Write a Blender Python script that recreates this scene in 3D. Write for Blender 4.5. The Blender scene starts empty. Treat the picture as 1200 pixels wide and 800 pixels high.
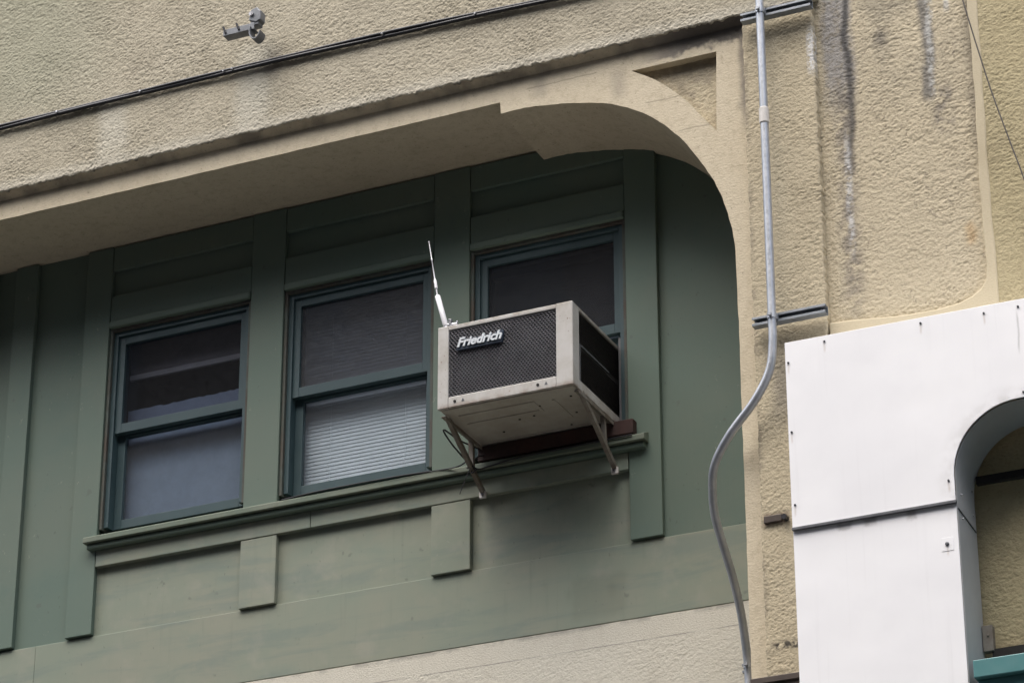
import bpy, bmesh, math, random
import numpy as np
from mathutils import Vector, Matrix
from mathutils.geometry import tessellate_polygon

rad = math.radians
S = bpy.context.scene
COL = S.collection
random.seed(7)

# ------------------------------------------------------------------ camera
def make_camera(loc, yaw, pitch, roll, f_px):
    fw = Vector((-math.sin(yaw)*math.cos(pitch), math.cos(yaw)*math.cos(pitch), math.sin(pitch)))
    r = fw.cross(Vector((0, 0, 1))).normalized()
    u = r.cross(fw)
    c, s = math.cos(roll), math.sin(roll)
    r2 = c*r + s*u
    u2 = -s*r + c*u
    cd = bpy.data.cameras.new('camera')
    co = bpy.data.objects.new('camera', cd)
    COL.objects.link(co)
    m = Matrix((r2, u2, -fw)).transposed().to_4x4()
    m.translation = Vector(loc)
    co.matrix_world = m
    cd.sensor_width = 36.0
    cd.sensor_fit = 'HORIZONTAL'
    cd.lens = f_px/1200.0*36.0
    cd.clip_start = 0.1
    cd.clip_end = 600.0
    S.camera = co
make_camera((0, -12.2, 1.6), rad(24.925), rad(25.72), rad(-0.073), 3690.0)

# ------------------------------------------------------------------ light
SUN_EL, SUN_AZ = 65.0, 14.0          # elevation; azimuth from straight in front of the wall towards the left
world = bpy.data.worlds.new('World')
S.world = world
world.use_nodes = True
wn = world.node_tree
bg = wn.nodes['Background']
sky = wn.nodes.new('ShaderNodeTexSky')
sky.sky_type = 'NISHITA'
sky.sun_disc = False
sky.sun_elevation = rad(SUN_EL)
sky.sun_rotation = rad(180.0 + SUN_AZ)
sky.dust_density = 5.0
sky.air_density = 1.0
sky.ozone_density = 1.0
wn.links.new(sky.outputs['Color'], bg.inputs['Color'])
bg.inputs['Strength'].default_value = 0.05

sl = bpy.data.lights.new('sun', 'SUN')
sl.energy = 1.5
sl.angle = rad(85.0)
sl.color = (1.0, 0.985, 0.965)
so = bpy.data.objects.new('sun', sl)
COL.objects.link(so)
sd = Vector((-math.sin(rad(SUN_AZ))*math.cos(rad(SUN_EL)), -math.cos(rad(SUN_AZ))*math.cos(rad(SUN_EL)), math.sin(rad(SUN_EL))))
so.rotation_euler = sd.to_track_quat('Z', 'Y').to_euler()
so.location = (-5, -10, 25)

S.view_settings.view_transform = 'Standard'
S.view_settings.look = 'None'
S.view_settings.exposure = 2.32
S.view_settings.gamma = 1.0
S.view_settings.use_curve_mapping = False
S.cycles.use_denoising = True
S.cycles.max_bounces = 8
S.cycles.transparent_max_bounces = 12

# ------------------------------------------------------------------ node helpers
class NT:
    def __init__(self, name):
        self.m = bpy.data.materials.new(name)
        self.m.use_nodes = True
        self.t = self.m.node_tree
        self.b = self.t.nodes['Principled BSDF']
        g = self.n('ShaderNodeNewGeometry')
        self.P = g.outputs['Position']
        s = self.n('ShaderNodeSeparateXYZ')
        self.l(self.P, s.inputs[0])
        self.X, self.Y, self.Z = s.outputs
    def n(self, k): return self.t.nodes.new(k)
    def l(self, a, b): self.t.links.new(a, b)
    def put(self, v, sock):
        if isinstance(v, (int, float)): sock.default_value = v
        elif isinstance(v, (tuple, list)):
            sock.default_value = tuple(v) if len(v) == 4 or sock.type == 'VECTOR' else tuple(v) + (1,)
        else: self.l(v, sock)
    def math(self, op, a, b=0.0, c=0.0):
        q = self.n('ShaderNodeMath'); q.operation = op
        self.put(a, q.inputs[0]); self.put(b, q.inputs[1]); self.put(c, q.inputs[2])
        return q.outputs[0]
    def noise(self, scale, detail=3.0, rough=0.55, vscale=(1, 1, 1), dist=0.0):
        mp = self.n('ShaderNodeMapping')
        self.l(self.P, mp.inputs['Vector'])
        mp.inputs['Scale'].default_value = vscale
        q = self.n('ShaderNodeTexNoise')
        self.l(mp.outputs[0], q.inputs['Vector'])
        q.inputs['Scale'].default_value = scale
        q.inputs['Detail'].default_value = detail
        q.inputs['Roughness'].default_value = rough
        q.inputs['Distortion'].default_value = dist
        return q.outputs['Fac']
    def ramp(self, v, a, b, lo=0.0, hi=1.0):
        q = self.n('ShaderNodeMapRange'); q.interpolation_type = 'SMOOTHSTEP'
        self.put(v, q.inputs['Value'])
        q.inputs['From Min'].default_value = a; q.inputs['From Max'].default_value = b
        q.inputs['To Min'].default_value = lo; q.inputs['To Max'].default_value = hi
        return q.outputs[0]
    def mix(self, f, a, b, mode='MIX'):
        q = self.n('ShaderNodeMix'); q.data_type = 'RGBA'; q.blend_type = mode
        self.put(f, q.inputs[0]); self.put(a, q.inputs[6]); self.put(b, q.inputs[7])
        return q.outputs[2]
    def box(self, x0, x1, z0, z1, fx=0.02, fz=0.05, wob=0.0, wscale=4.0):
        """soft-edged patch in x/z, edges wobbling with noise"""
        X, Z = self.X, self.Z
        if wob:
            d = self.math('MULTIPLY', self.math('SUBTRACT', self.noise(wscale, 3), 0.5), wob*2)
            X = self.math('ADD', X, d)
            d2 = self.math('MULTIPLY', self.math('SUBTRACT', self.noise(wscale*1.7, 3), 0.5), wob*3)
            Z = self.math('ADD', Z, d2)
        m = self.math('MULTIPLY', self.ramp(X, x0-fx, x0+fx), self.ramp(X, x1-fx, x1+fx, 1, 0))
        m2 = self.math('MULTIPLY', self.ramp(Z, z0-fz, z0+fz), self.ramp(Z, z1-fz, z1+fz, 1, 0))
        return self.math('MULTIPLY', m, m2)
    def times(self, a, b): return self.math('MULTIPLY', a, b)
    def bump(self, h, strength, dist):
        q = self.n('ShaderNodeBump')
        q.inputs['Strength'].default_value = strength
        q.inputs['Distance'].default_value = dist
        self.put(h, q.inputs['Height'])
        self.l(q.outputs[0], self.b.inputs['Normal'])
    def done(self, col, rough=0.6, metal=0.0, spec=0.5):
        self.put(col, self.b.inputs['Base Color'])
        self.put(rough, self.b.inputs['Roughness'])
        self.b.inputs['Metallic'].default_value = metal
        self.b.inputs['Specular IOR Level'].default_value = spec
        return self.m

def paint(name, c1, c2, scale=3.0, rough=0.5, grain=60, bump=0.0, streak=0.0, streak_col=(0.05, 0.05, 0.04), metal=0.0, spec=0.4):
    t = NT(name)
    f = t.ramp(t.noise(scale, 5, 0.6), 0.3, 0.7)
    c = t.mix(f, c1, c2)
    if streak:
        s = t.ramp(t.noise(1.0, 4, 0.6, (26, 26, 1.4)), 0.54, 0.78)
        c = t.mix(t.times(s, streak), c, streak_col)
    if bump:
        t.bump(t.noise(grain, 3, 0.6), bump, 0.004)
    r = t.ramp(t.noise(scale*4, 3), 0.3, 0.7, rough-0.07, rough+0.07)
    return t.done(c, r, metal, spec)

def stucco(name, base, pale, dark, extra=None, grain=130, bump=0.55, speck=0.45):
    t = NT(name)
    big = t.ramp(t.noise(1.1, 4, 0.6), 0.32, 0.7)
    c = t.mix(t.times(big, 0.55), base, pale)
    mid = t.ramp(t.noise(5.0, 4, 0.65, (1, 1, 0.55)), 0.5, 0.78)
    c = t.mix(t.times(mid, 0.4), c, dark)
    fine = t.ramp(t.noise(95, 2, 0.6, (0.75, 1, 1.5)), 0.52, 0.68)
    c = t.mix(t.times(fine, speck), c, dark)
    if extra: c = extra(t, c)
    t.bump(t.noise(grain, 3, 0.6, (1, 1, 1.4)), bump, 0.006)
    return t.done(c, 0.9, 0, 0.2)

GREY = (0.13, 0.12, 0.115)
SOOT = (0.05, 0.046, 0.042)
WHITE = (0.62, 0.62, 0.61)

def ex_upper(t, c):
    gr = t.ramp(t.noise(2.2, 6, 0.72, (1, 1, 1.2)), 0.46, 0.68)
    c = t.mix(t.times(gr, 0.35), c, (0.25, 0.225, 0.17))
    c = t.mix(t.times(t.box(-9.4, -8.1, 10.0, 11.2, 0.35, 0.3, 0.15, 2), 0.45), c, (0.27, 0.29, 0.21))
    c = t.mix(t.times(t.box(-7.20, -7.02, 9.55, 10.02, 0.05, 0.1, 0.05), 0.55), c, (0.55, 0.53, 0.45))
    c = t.mix(t.times(t.box(-8.03, -7.86, 9.6, 9.9, 0.05, 0.1, 0.05), 0.55), c, (0.55, 0.53, 0.45))
    c = t.mix(t.times(t.box(-7.03, -6.94, 9.84, 10.0, 0.03, 0.05, 0.03), 0.35), c, GREY)
    c = t.mix(t.times(t.ramp(t.Z, 9.56, 9.62, 1, 0), 0.35), c, (0.55, 0.53, 0.46))
    e = t.times(t.ramp(t.Z, 9.532, 9.546, 1, 0), t.ramp(t.noise(11, 3), 0.45, 0.6))
    return t.mix(t.times(e, 0.7), c, SOOT)

def ex_trim(t, c):
    c = t.mix(t.times(t.ramp(t.noise(22, 4, 0.7), 0.45, 0.72), 0.35), c, (0.30, 0.25, 0.175))
    c = t.mix(t.times(t.ramp(t.noise(60, 2, 0.6), 0.64, 0.72), 0.5), c, (0.16, 0.13, 0.10))
    # soot under the overhang and in the upper corner, thin board-mark lines
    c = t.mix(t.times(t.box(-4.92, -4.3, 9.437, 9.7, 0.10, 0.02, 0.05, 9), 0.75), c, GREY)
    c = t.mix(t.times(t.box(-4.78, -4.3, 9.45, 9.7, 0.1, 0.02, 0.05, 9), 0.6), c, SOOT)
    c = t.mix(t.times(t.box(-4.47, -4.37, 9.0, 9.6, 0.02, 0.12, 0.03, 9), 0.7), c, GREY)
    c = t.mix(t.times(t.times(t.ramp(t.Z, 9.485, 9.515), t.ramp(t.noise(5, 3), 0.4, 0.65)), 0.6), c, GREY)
    c = t.mix(t.times(t.box(-5.55, -5.48, 9.37, 9.5, 0.03, 0.04, 0.03), 0.3), c, GREY)
    c = t.mix(t.times(t.box(-5.13, -5.06, 9.27, 9.42, 0.03, 0.04, 0.03), 0.3), c, GREY)
    for (x0, x1, z) in ((-4.97, -4.77, 9.205), (-4.80, -4.60, 9.012), (-5.6, -5.2, 9.44)):
        zz = t.math('ADD', t.Z, t.math('MULTIPLY', t.noise(9, 2), 0.02))
        d = t.math('ABSOLUTE', t.math('SUBTRACT', zz, z+0.01))
        ln = t.times(t.ramp(d, 0.0005, 0.006, 1, 0), t.times(t.ramp(t.X, x0, x0+0.02), t.ramp(t.X, x1-0.02, x1, 1, 0)))
        c = t.mix(t.times(ln, 0.35), c, SOOT)
    return c

def ex_pil(t, c):
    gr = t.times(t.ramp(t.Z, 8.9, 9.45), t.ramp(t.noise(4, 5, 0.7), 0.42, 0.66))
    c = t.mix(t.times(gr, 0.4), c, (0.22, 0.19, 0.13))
    c = t.mix(t.times(t.times(t.ramp(t.X, -4.43, -4.40, 1, 0), t.ramp(t.noise(9, 4), 0.42, 0.6)), 0.6), c, (0.24, 0.21, 0.16))
    c = t.mix(t.times(t.times(t.box(-4.112, -4.078, 9.14, 9.37, 0.012, 0.05, 0.012, 8), t.ramp(t.noise(60, 2), 0.35, 0.55)), 0.9), c, WHITE)
    c = t.mix(t.times(t.box(-4.42, -4.30, 6.895, 6.95, 0.02, 0.012, 0.01, 12), 0.75), c, (0.10, 0.065, 0.05))
    c = t.mix(t.times(t.times(t.box(-4.40, -4.2, 6.315, 6.345, 0.02, 0.012, 0.015, 12), t.ramp(t.noise(40, 2), 0.4, 0.55)), 0.9), c, SOOT)
    c = t.mix(t.times(t.box(-4.36, -4.2, 7.4, 7.72, 0.05, 0.1, 0.06, 8), 0.45), c, GREY)
    return c

def ex_field(t, c):
    n = t.ramp(t.noise(38, 3, 0.65), 0.36, 0.56)
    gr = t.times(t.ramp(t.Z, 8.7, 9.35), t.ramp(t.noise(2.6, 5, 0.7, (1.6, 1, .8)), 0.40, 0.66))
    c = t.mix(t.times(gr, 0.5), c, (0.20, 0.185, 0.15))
    sp = t.times(t.ramp(t.noise(48, 2, 0.6), 0.60, 0.70), t.ramp(t.noise(3, 4), 0.4, 0.6))
    c = t.mix(t.times(sp, 0.5), c, (0.14, 0.125, 0.10))
    wide = t.box(-4.05, -3.905, 9.02, 12, 0.025, 0.16, 0.03, 5)
    c = t.mix(t.times(wide, 0.62), c, (0.145, 0.14, 0.14))
    c = t.mix(t.times(t.times(wide, n), 0.45), c, (0.33, 0.33, 0.335))
    c = t.mix(t.times(t.box(-3.95, -3.918, 8.6, 12, 0.014, 0.1, 0.035, 5), 0.8), c, (0.04, 0.04, 0.042))
    low = t.box(-4.0, -3.925, 7.9, 9.1, 0.045, 0.2, 0.03, 5)
    c = t.mix(t.times(t.times(low, t.ramp(t.noise(16, 4), 0.32, 0.6)), 0.75), c, GREY)
    c = t.mix(t.times(t.times(t.box(-3.97, -3.945, 8.2, 8.75, 0.012, 0.1, 0.012, 6), n), 0.75), c, (0.5, 0.5, 0.5))
    d2 = t.box(-3.57, -3.515, 8.88, 12, 0.018, 0.05, 0.045, 4)
    c = t.mix(t.times(d2, 0.75), c, (0.12, 0.12, 0.12))
    c = t.mix(t.times(t.times(t.box(-3.545, -3.515, 8.9, 12, 0.012, 0.05, 0.03, 5), n), 0.7), c, (0.48, 0.48, 0.46))
    c = t.mix(t.times(t.times(t.box(-3.53, -3.45, 8.7, 8.93, 0.03, 0.06, 0.05, 6), t.ramp(t.noise(20, 3), 0.35, 0.6)), 0.6), c, GREY)
    c = t.mix(t.times(t.box(-3.45, -3.425, 9.33, 12, 0.008, 0.03, 0.01), 0.7), c, (0.48, 0.48, 0.46))
    c = t.mix(t.times(t.box(-3.36, -3.30, 8.55, 12, 0.03, 0.2, 0.03, 5), 0.55), c, (0.16, 0.15, 0.13))
    c = t.mix(t.times(t.box(-3.80, -3.74, 9.22, 9.30, 0.03, 0.03, 0.03, 9), 0.6), c, (0.09, 0.085, 0.08))
    c = t.mix(t.times(t.box(-3.42, -3.38, 8.1, 8.2, 0.02, 0.03, 0.02, 9), 0.5), c, (0.42, 0.27, 0.12))
    return c

def ex_span(t, c):
    seam = t.ramp(t.math('ABSOLUTE', t.math('SUBTRACT', t.Z, 6.690)), 0.001, 0.005, 1, 0)
    c = t.mix(t.times(t.times(seam, t.ramp(t.noise(6, 3), 0.3, 0.6)), 0.5), c, GREY)
    c = t.mix(t.times(t.times(t.ramp(t.Z, 6.77, 6.80), t.ramp(t.noise(7, 3), 0.42, 0.62)), 0.5), c, GREY)
    return c

M = {}
M['upper'] = stucco('stucco_grey_beige', (0.405, 0.368, 0.282), (0.475, 0.435, 0.345), (0.25, 0.222, 0.165), ex_upper)
M['pil'] = stucco('stucco_pilaster', (0.46, 0.40, 0.285), (0.51, 0.45, 0.325), (0.30, 0.255, 0.175), ex_pil)
M['field'] = stucco('stucco_stained', (0.47, 0.41, 0.295), (0.52, 0.46, 0.34), (0.32, 0.275, 0.195), ex_field)
M['side'] = stucco('stucco_warm', (0.39, 0.335, 0.205), (0.44, 0.385, 0.25), (0.25, 0.21, 0.13))
M['border'] = stucco('smooth_render_cream', (0.475, 0.415, 0.295), (0.52, 0.46, 0.33), (0.36, 0.30, 0.2), None, 90, 0.2, 0.2)
M['trim'] = stucco('smooth_render', (0.53, 0.465, 0.345), (0.58, 0.52, 0.40), (0.38, 0.325, 0.225), ex_trim, 70, 0.45, 0.25)
M['span'] = stucco('spandrel_render', (0.56, 0.535, 0.455), (0.61, 0.59, 0.51), (0.42, 0.39, 0.32), ex_span, 110, 0.5)

def green_paint(name, c1, c2, c3, wash):
    t = NT(name)
    c = t.mix(t.ramp(t.noise(1.6, 4, 0.6), 0.3, 0.7), c1, c2)
    c = t.mix(t.times(t.ramp(t.noise(2.3, 5, 0.65, (1, 1, 1.6)), 0.5, 0.75), 0.5), c, c3)
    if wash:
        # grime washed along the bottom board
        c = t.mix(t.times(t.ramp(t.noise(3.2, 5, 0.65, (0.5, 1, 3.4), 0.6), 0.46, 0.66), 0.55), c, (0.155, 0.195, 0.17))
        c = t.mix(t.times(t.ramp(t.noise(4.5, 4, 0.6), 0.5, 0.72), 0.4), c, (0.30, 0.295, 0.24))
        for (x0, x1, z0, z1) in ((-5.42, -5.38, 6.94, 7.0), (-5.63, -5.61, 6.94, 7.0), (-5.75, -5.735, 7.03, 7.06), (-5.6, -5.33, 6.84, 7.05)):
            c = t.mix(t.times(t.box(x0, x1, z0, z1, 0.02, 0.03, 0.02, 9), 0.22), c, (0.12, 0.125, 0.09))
    s = t.ramp(t.noise(1.0, 4, 0.6, (30, 30, 1.6)), 0.56, 0.8)
    c = t.mix(t.times(s, 0.25), c, (0.12, 0.14, 0.115))
    sp = t.ramp(t.noise(14, 2, 0.5), 0.71, 0.77)
    c = t.mix(t.times(sp, 0.4), c, (0.09, 0.10, 0.085))
    ch = t.times(t.ramp(t.noise(34, 4, 0.7, (1, 1, .6)), 0.66, 0.70), t.ramp(t.noise(2.6, 3), 0.48, 0.62))
    c = t.mix(t.times(ch, 0.5), c, (0.30, 0.31, 0.26))
    nl = t.ramp(t.noise(55, 2, 0.5, (1, 1, .5)), 0.70, 0.76)
    c = t.mix(t.times(nl, 0.35), c, (0.06, 0.07, 0.06))
    t.bump(t.noise(26, 4, 0.65, (1, 1, 0.12)), 0.22, 0.004)
    return t.done(c, 0.62, 0, 0.3)
M['green'] = green_paint('green_paint', (0.108, 0.152, 0.123), (0.124, 0.158, 0.126), (0.093, 0.142, 0.119), False)  # darker copy for the upper boards, with the recess's shade in the paint
M['chalk'] = green_paint('chalky_green_paint', (0.205, 0.238, 0.186), (0.240, 0.250, 0.194), (0.172, 0.222, 0.180), True)  # paler copy of the green: brighter light low in the recess put into paint
M['sillgreen'] = paint('sill_paint', (0.12, 0.152, 0.116), (0.16, 0.18, 0.14), 5, 0.65, 50, 0.15, 0.3, (0.10, 0.10, 0.07), 0, 0.3)
M['sash'] = paint('sash_paint', (0.034, 0.064, 0.072), (0.044, 0.077, 0.084), 4, 0.5, 60, 0.06, 0.15, (0.03, 0.05, 0.055))
M['weather'] = paint('weathered_jamb', (0.075, 0.095, 0.082), (0.075, 0.062, 0.050), 6, 0.75, 60, 0.2, 0.5, (0.05, 0.04, 0.03))
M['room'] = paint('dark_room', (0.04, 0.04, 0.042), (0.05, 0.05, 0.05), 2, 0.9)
M['acwhite'] = paint('dirty_white_enamel', (0.50, 0.485, 0.46), (0.43, 0.41, 0.37), 9, 0.45, 60, 0.04, 0.4, (0.24, 0.17, 0.10))
def enamel():
    t = NT('chipped_white_enamel')
    c = t.mix(t.ramp(t.noise(7, 4, 0.6), 0.35, 0.7), (0.46, 0.45, 0.43), (0.40, 0.385, 0.355))
    s = t.ramp(t.noise(1.0, 4, 0.6, (40, 40, 2.2)), 0.55, 0.8)
    c = t.mix(t.times(s, 0.4), c, (0.26, 0.19, 0.12))
    k = t.times(t.ramp(t.noise(75, 3, 0.6), 0.62, 0.70), t.ramp(t.noise(9, 3), 0.42, 0.62))
    c = t.mix(t.times(k, 0.85), c, (0.12, 0.06, 0.03))
    c = t.mix(t.times(t.ramp(t.noise(4.5, 5, 0.7), 0.46, 0.68), 0.45), c, (0.28, 0.25, 0.21))
    low = t.times(t.ramp(t.Z, 7.80, 7.825, 1, 0), t.ramp(t.noise(14, 3), 0.4, 0.6))
    c = t.mix(t.times(low, 0.5), c, (0.17, 0.10, 0.06))
    top = t.times(t.ramp(t.Z, 8.205, 8.23), t.ramp(t.noise(18, 3), 0.42, 0.6))
    c = t.mix(t.times(top, 0.55), c, (0.25, 0.20, 0.14))
    return t.done(c, 0.45, 0, 0.4)
M['acwhite'] = enamel()
M['acpan'] = paint('dirty_pan', (0.36, 0.34, 0.30), (0.30, 0.275, 0.235), 6, 0.6, 60, 0.05, 0.2, (0.16, 0.12, 0.08))
M['acdark'] = paint('dark_fins', (0.042, 0.041, 0.045), (0.055, 0.053, 0.057), 20, 0.6)
M['louvre'] = paint('dark_louvre', (0.050, 0.048, 0.052), (0.065, 0.062, 0.066), 20, 0.55)
M['louvre2'] = paint('grey_filler', (0.15, 0.15, 0.15), (0.11, 0.11, 0.115), 12, 0.7)
M['grille'] = paint('grey_grille', (0.27, 0.265, 0.285), (0.19, 0.185, 0.20), 7, 0.5, 60, 0, 0.2, (0.06, 0.05, 0.045), 0.3)
M['badge_white'] = paint('badge_white', (0.62, 0.68, 0.70), (0.56, 0.58, 0.61), 40, 0.35)
M['badge_dark'] = paint('badge_navy', (0.012, 0.022, 0.04), (0.018, 0.03, 0.05), 20, 0.4)
M['bracket'] = paint('dirty_steel', (0.22, 0.205, 0.18), (0.14, 0.115, 0.09), 14, 0.6, 60, 0.08, 0.4, (0.12, 0.08, 0.05), 0.2)
M['foot'] = paint('foot_plate', (0.60, 0.58, 0.55), (0.5, 0.48, 0.45), 30, 0.5)
M['galv'] = paint('galvanised_steel', (0.36, 0.385, 0.42), (0.45, 0.47, 0.50), 16, 0.42, 80, 0.05, 0.25, (0.2, 0.2, 0.21), 0.55)
M['strut'] = paint('strut_steel', (0.20, 0.225, 0.25), (0.27, 0.29, 0.315), 18, 0.45, 80, 0.05, 0.3, (0.1, 0.1, 0.11), 0.5)
M['chrome'] = paint('bright_steel', (0.6, 0.6, 0.62), (0.5, 0.5, 0.52), 30, 0.25, metal=0.8)
M['antwhite'] = paint('antenna_white', (0.78, 0.78, 0.80), (0.72, 0.72, 0.75), 30, 0.4)
M['black'] = paint('black_rubber', (0.012, 0.012, 0.015), (0.02, 0.02, 0.024), 20, 0.4)
M['anchor'] = paint('anchor_zinc', (0.13, 0.138, 0.15), (0.19, 0.20, 0.215), 25, 0.5, metal=0.3)
M['darkmetal'] = paint('dark_metal', (0.09, 0.095, 0.105), (0.13, 0.135, 0.145), 25, 0.5, metal=0.3)
M['brownwire'] = paint('brown_wire', (0.05, 0.042, 0.035), (0.07, 0.06, 0.05), 20, 0.6)
M['brownwood'] = paint('red_brown_plank', (0.045, 0.018, 0.014), (0.03, 0.016, 0.013), 8, 0.7, 40, 0.2, 0.4, (0.015, 0.01, 0.01))
M['brownmetal'] = paint('brown_metal', (0.045, 0.032, 0.026), (0.06, 0.045, 0.035), 10, 0.6)
M['teal'] = paint('teal_paint', (0.075, 0.20, 0.205), (0.085, 0.215, 0.22), 4, 0.4, 60, 0.03, 0.15, (0.04, 0.10, 0.11))
M['void'] = paint('dark_slot', (0.015, 0.014, 0.013), (0.02, 0.018, 0.017), 10, 0.9)
M['slat'] = paint('blind_slat', (0.84, 0.86, 0.87), (0.80, 0.82, 0.83), 3, 0.5)
M['shade'] = paint('blue_grey_paper', (0.27, 0.318, 0.40), (0.24, 0.285, 0.365), 14, 0.9, 60, 0.05)  # pale blue-grey of a sky reflection, put into the sheet's colour
M['brownshade'] = paint('brown_shade', (0.16, 0.145, 0.14), (0.13, 0.12, 0.12), 8, 0.85)
M['hem'] = paint('pale_hem', (0.42, 0.40, 0.39), (0.36, 0.34, 0.33), 8, 0.7)
M['asphalt'] = paint('asphalt', (0.032, 0.032, 0.034), (0.042, 0.041, 0.04), 1.5, 0.9, 40, 0.3)
M['paving'] = paint('paving', (0.06, 0.058, 0.053), (0.075, 0.073, 0.068), 1.2, 0.85, 40, 0.2)
M['brick'] = paint('brown_brick', (0.075, 0.05, 0.042), (0.10, 0.07, 0.058), 0.6, 0.85, 8, 0.2)
M['darkpane'] = paint('dark_pane', (0.02, 0.024, 0.03), (0.03, 0.034, 0.04), 0.5, 0.15)
M['kerb'] = paint('kerb_stone', (0.25, 0.245, 0.235), (0.3, 0.295, 0.28), 3, 0.8)

def clad():
    t = NT('white_sheet_metal')
    c = t.mix(t.ramp(t.noise(2.2, 4, 0.6), 0.35, 0.7), (0.81, 0.815, 0.83), (0.77, 0.775, 0.795))
    s = t.ramp(t.noise(1.0, 4, 0.6, (34, 34, 1.1)), 0.55, 0.8)
    c = t.mix(t.times(s, 0.14), c, (0.5, 0.5, 0.51))
    # dirt around the arch opening and seam scuffs
    dx = t.math('SUBTRACT', t.X, -3.13); dz = t.math('SUBTRACT', t.Z, 6.83)
    r = t.math('SQRT', t.math('ADD', t.times(dx, dx), t.times(dz, dz)))
    ring = t.times(t.ramp(r, 0.335, 0.43, 1, 0), t.ramp(t.noise(12, 3), 0.35, 0.65))
    c = t.mix(t.times(ring, 0.4), c, (0.42, 0.41, 0.40))
    for (x0, x1, z0, z1) in ((-3.99, -3.93, 6.70, 6.735), (-3.87, -3.82, 6.705, 6.735), (-3.68, -3.64, 6.70, 6.735)):
        c = t.mix(t.times(t.box(x0, x1, z0, z1, 0.012, 0.01, 0.012, 14), 0.55), c, (0.3, 0.29, 0.28))
    c = t.mix(t.times(t.box(-3.14, -3.133, 7.38, 7.55, 0.004, 0.03, 0.006, 8), 0.6), c, (0.35, 0.35, 0.35))
    for (x, z) in ((-4.007, 7.600), (-3.565, 7.597), (-3.281, 7.586), (-4.178, 7.530), (-4.176, 7.196), (-4.175, 6.853), (-3.486, 6.842), (-3.512, 6.561)):
        c = t.mix(t.times(t.box(x-.004, x+.004, z-.05, z-.002, 0.004, 0.012, 0.004, 20), 0.35), c, (0.42, 0.33, 0.25))
    low = t.times(t.ramp(t.noise(1.3, 5, 0.65, (1, 1, .6)), 0.5, 0.72), 0.25)
    c = t.mix(low, c, (0.60, 0.60, 0.60))
    t.bump(t.noise(2.2, 2, 0.5), 0.22, 0.03)
    return t.done(c, 0.42, 0, 0.5)
M['clad'] = clad()

def jamb_mat():
    t = NT('grey_sheet_metal')
    c = t.mix(t.ramp(t.noise(3.0, 4, 0.6), 0.35, 0.7), (0.40, 0.405, 0.41), (0.35, 0.355, 0.36))
    return t.done(c, 0.5, 0.0, 0.4)
M['jamb'] = jamb_mat()

def glass(name, tint, dust):
    m = bpy.data.materials.new(name); m.use_nodes = True
    t = m.node_tree; t.nodes.remove(t.nodes['Principled BSDF'])
    tr = t.nodes.new('ShaderNodeBsdfTransparent'); tr.inputs[0].default_value = tint + (1,)
    gl = t.nodes.new('ShaderNodeBsdfGlossy'); gl.inputs['Roughness'].default_value = 0.03
    fr = t.nodes.new('ShaderNodeFresnel'); fr.inputs['IOR'].default_value = 1.5
    mx = t.nodes.new('ShaderNodeMixShader')
    bf = t.nodes.new('ShaderNodeNewGeometry')
    ma = t.nodes.new('ShaderNodeMath'); ma.operation = 'SUBTRACT'; ma.inputs[0].default_value = 1.0
    t.links.new(bf.outputs['Backfacing'], ma.inputs[1])
    mu = t.nodes.new('ShaderNodeMath'); mu.operation = 'MULTIPLY'; t.links.new(fr.outputs[0], mu.inputs[0]); t.links.new(ma.outputs[0], mu.inputs[1])
    m3 = t.nodes.new('ShaderNodeMath'); m3.operation = 'MULTIPLY'; m3.use_clamp = True; t.links.new(mu.outputs[0], m3.inputs[0]); m3.inputs[1].default_value = 1.7
    t.links.new(m3.outputs[0], mx.inputs[0]); t.links.new(tr.outputs[0], mx.inputs[1]); t.links.new(gl.outputs[0], mx.inputs[2])
    # dust film on the pane
    df = t.nodes.new('ShaderNodeBsdfDiffuse'); df.inputs[0].default_value = (0.35, 0.36, 0.37, 1)
    nz = t.nodes.new('ShaderNodeTexNoise'); nz.inputs['Scale'].default_value = 26; nz.inputs['Detail'].default_value = 5
    ge = t.nodes.new('ShaderNodeNewGeometry'); t.links.new(ge.outputs['Position'], nz.inputs['Vector'])
    mr = t.nodes.new('ShaderNodeMapRange'); mr.inputs['From Min'].default_value = 0.35; mr.inputs['From Max'].default_value = 0.75
    mr.inputs['To Min'].default_value = dust*.75; mr.inputs['To Max'].default_value = dust*1.15
    t.links.new(nz.outputs['Fac'], mr.inputs['Value'])
    m2 = t.nodes.new('ShaderNodeMixShader')
    t.links.new(mr.outputs[0], m2.inputs[0]); t.links.new(mx.outputs[0], m2.inputs[1]); t.links.new(df.outputs[0], m2.inputs[2])
    t.links.new(m2.outputs[0], t.nodes['Material Output'].inputs[0])
    return m
M['glass'] = glass('clear_glass', (0.86, 0.89, 0.91), 0.06)
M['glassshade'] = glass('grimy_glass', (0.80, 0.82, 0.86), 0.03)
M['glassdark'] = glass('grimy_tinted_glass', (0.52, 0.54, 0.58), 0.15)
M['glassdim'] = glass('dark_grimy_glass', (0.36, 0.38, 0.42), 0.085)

# ------------------------------------------------------------------ object helpers
ORG = {}            # world position of every object's origin
def link(o, parent, org):
    COL.objects.link(o)
    ORG[o.name] = Vector(org)
    if parent is not None:
        o.parent = parent
        o.location = Vector(org) - ORG[parent.name]
    else:
        o.location = Vector(org)
    return o
def thing(name, label, cat, loc, group=None):
    o = bpy.data.objects.new(name, None)
    o.empty_display_size = 0.1
    link(o, None, loc)
    return tag(o, label, cat, group)
def tag(o, label, cat, group=None):
    o['label'] = label; o['category'] = cat
    if group: o['group'] = group
    return o
def struct(o):
    o['kind'] = 'structure'; return o

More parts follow.
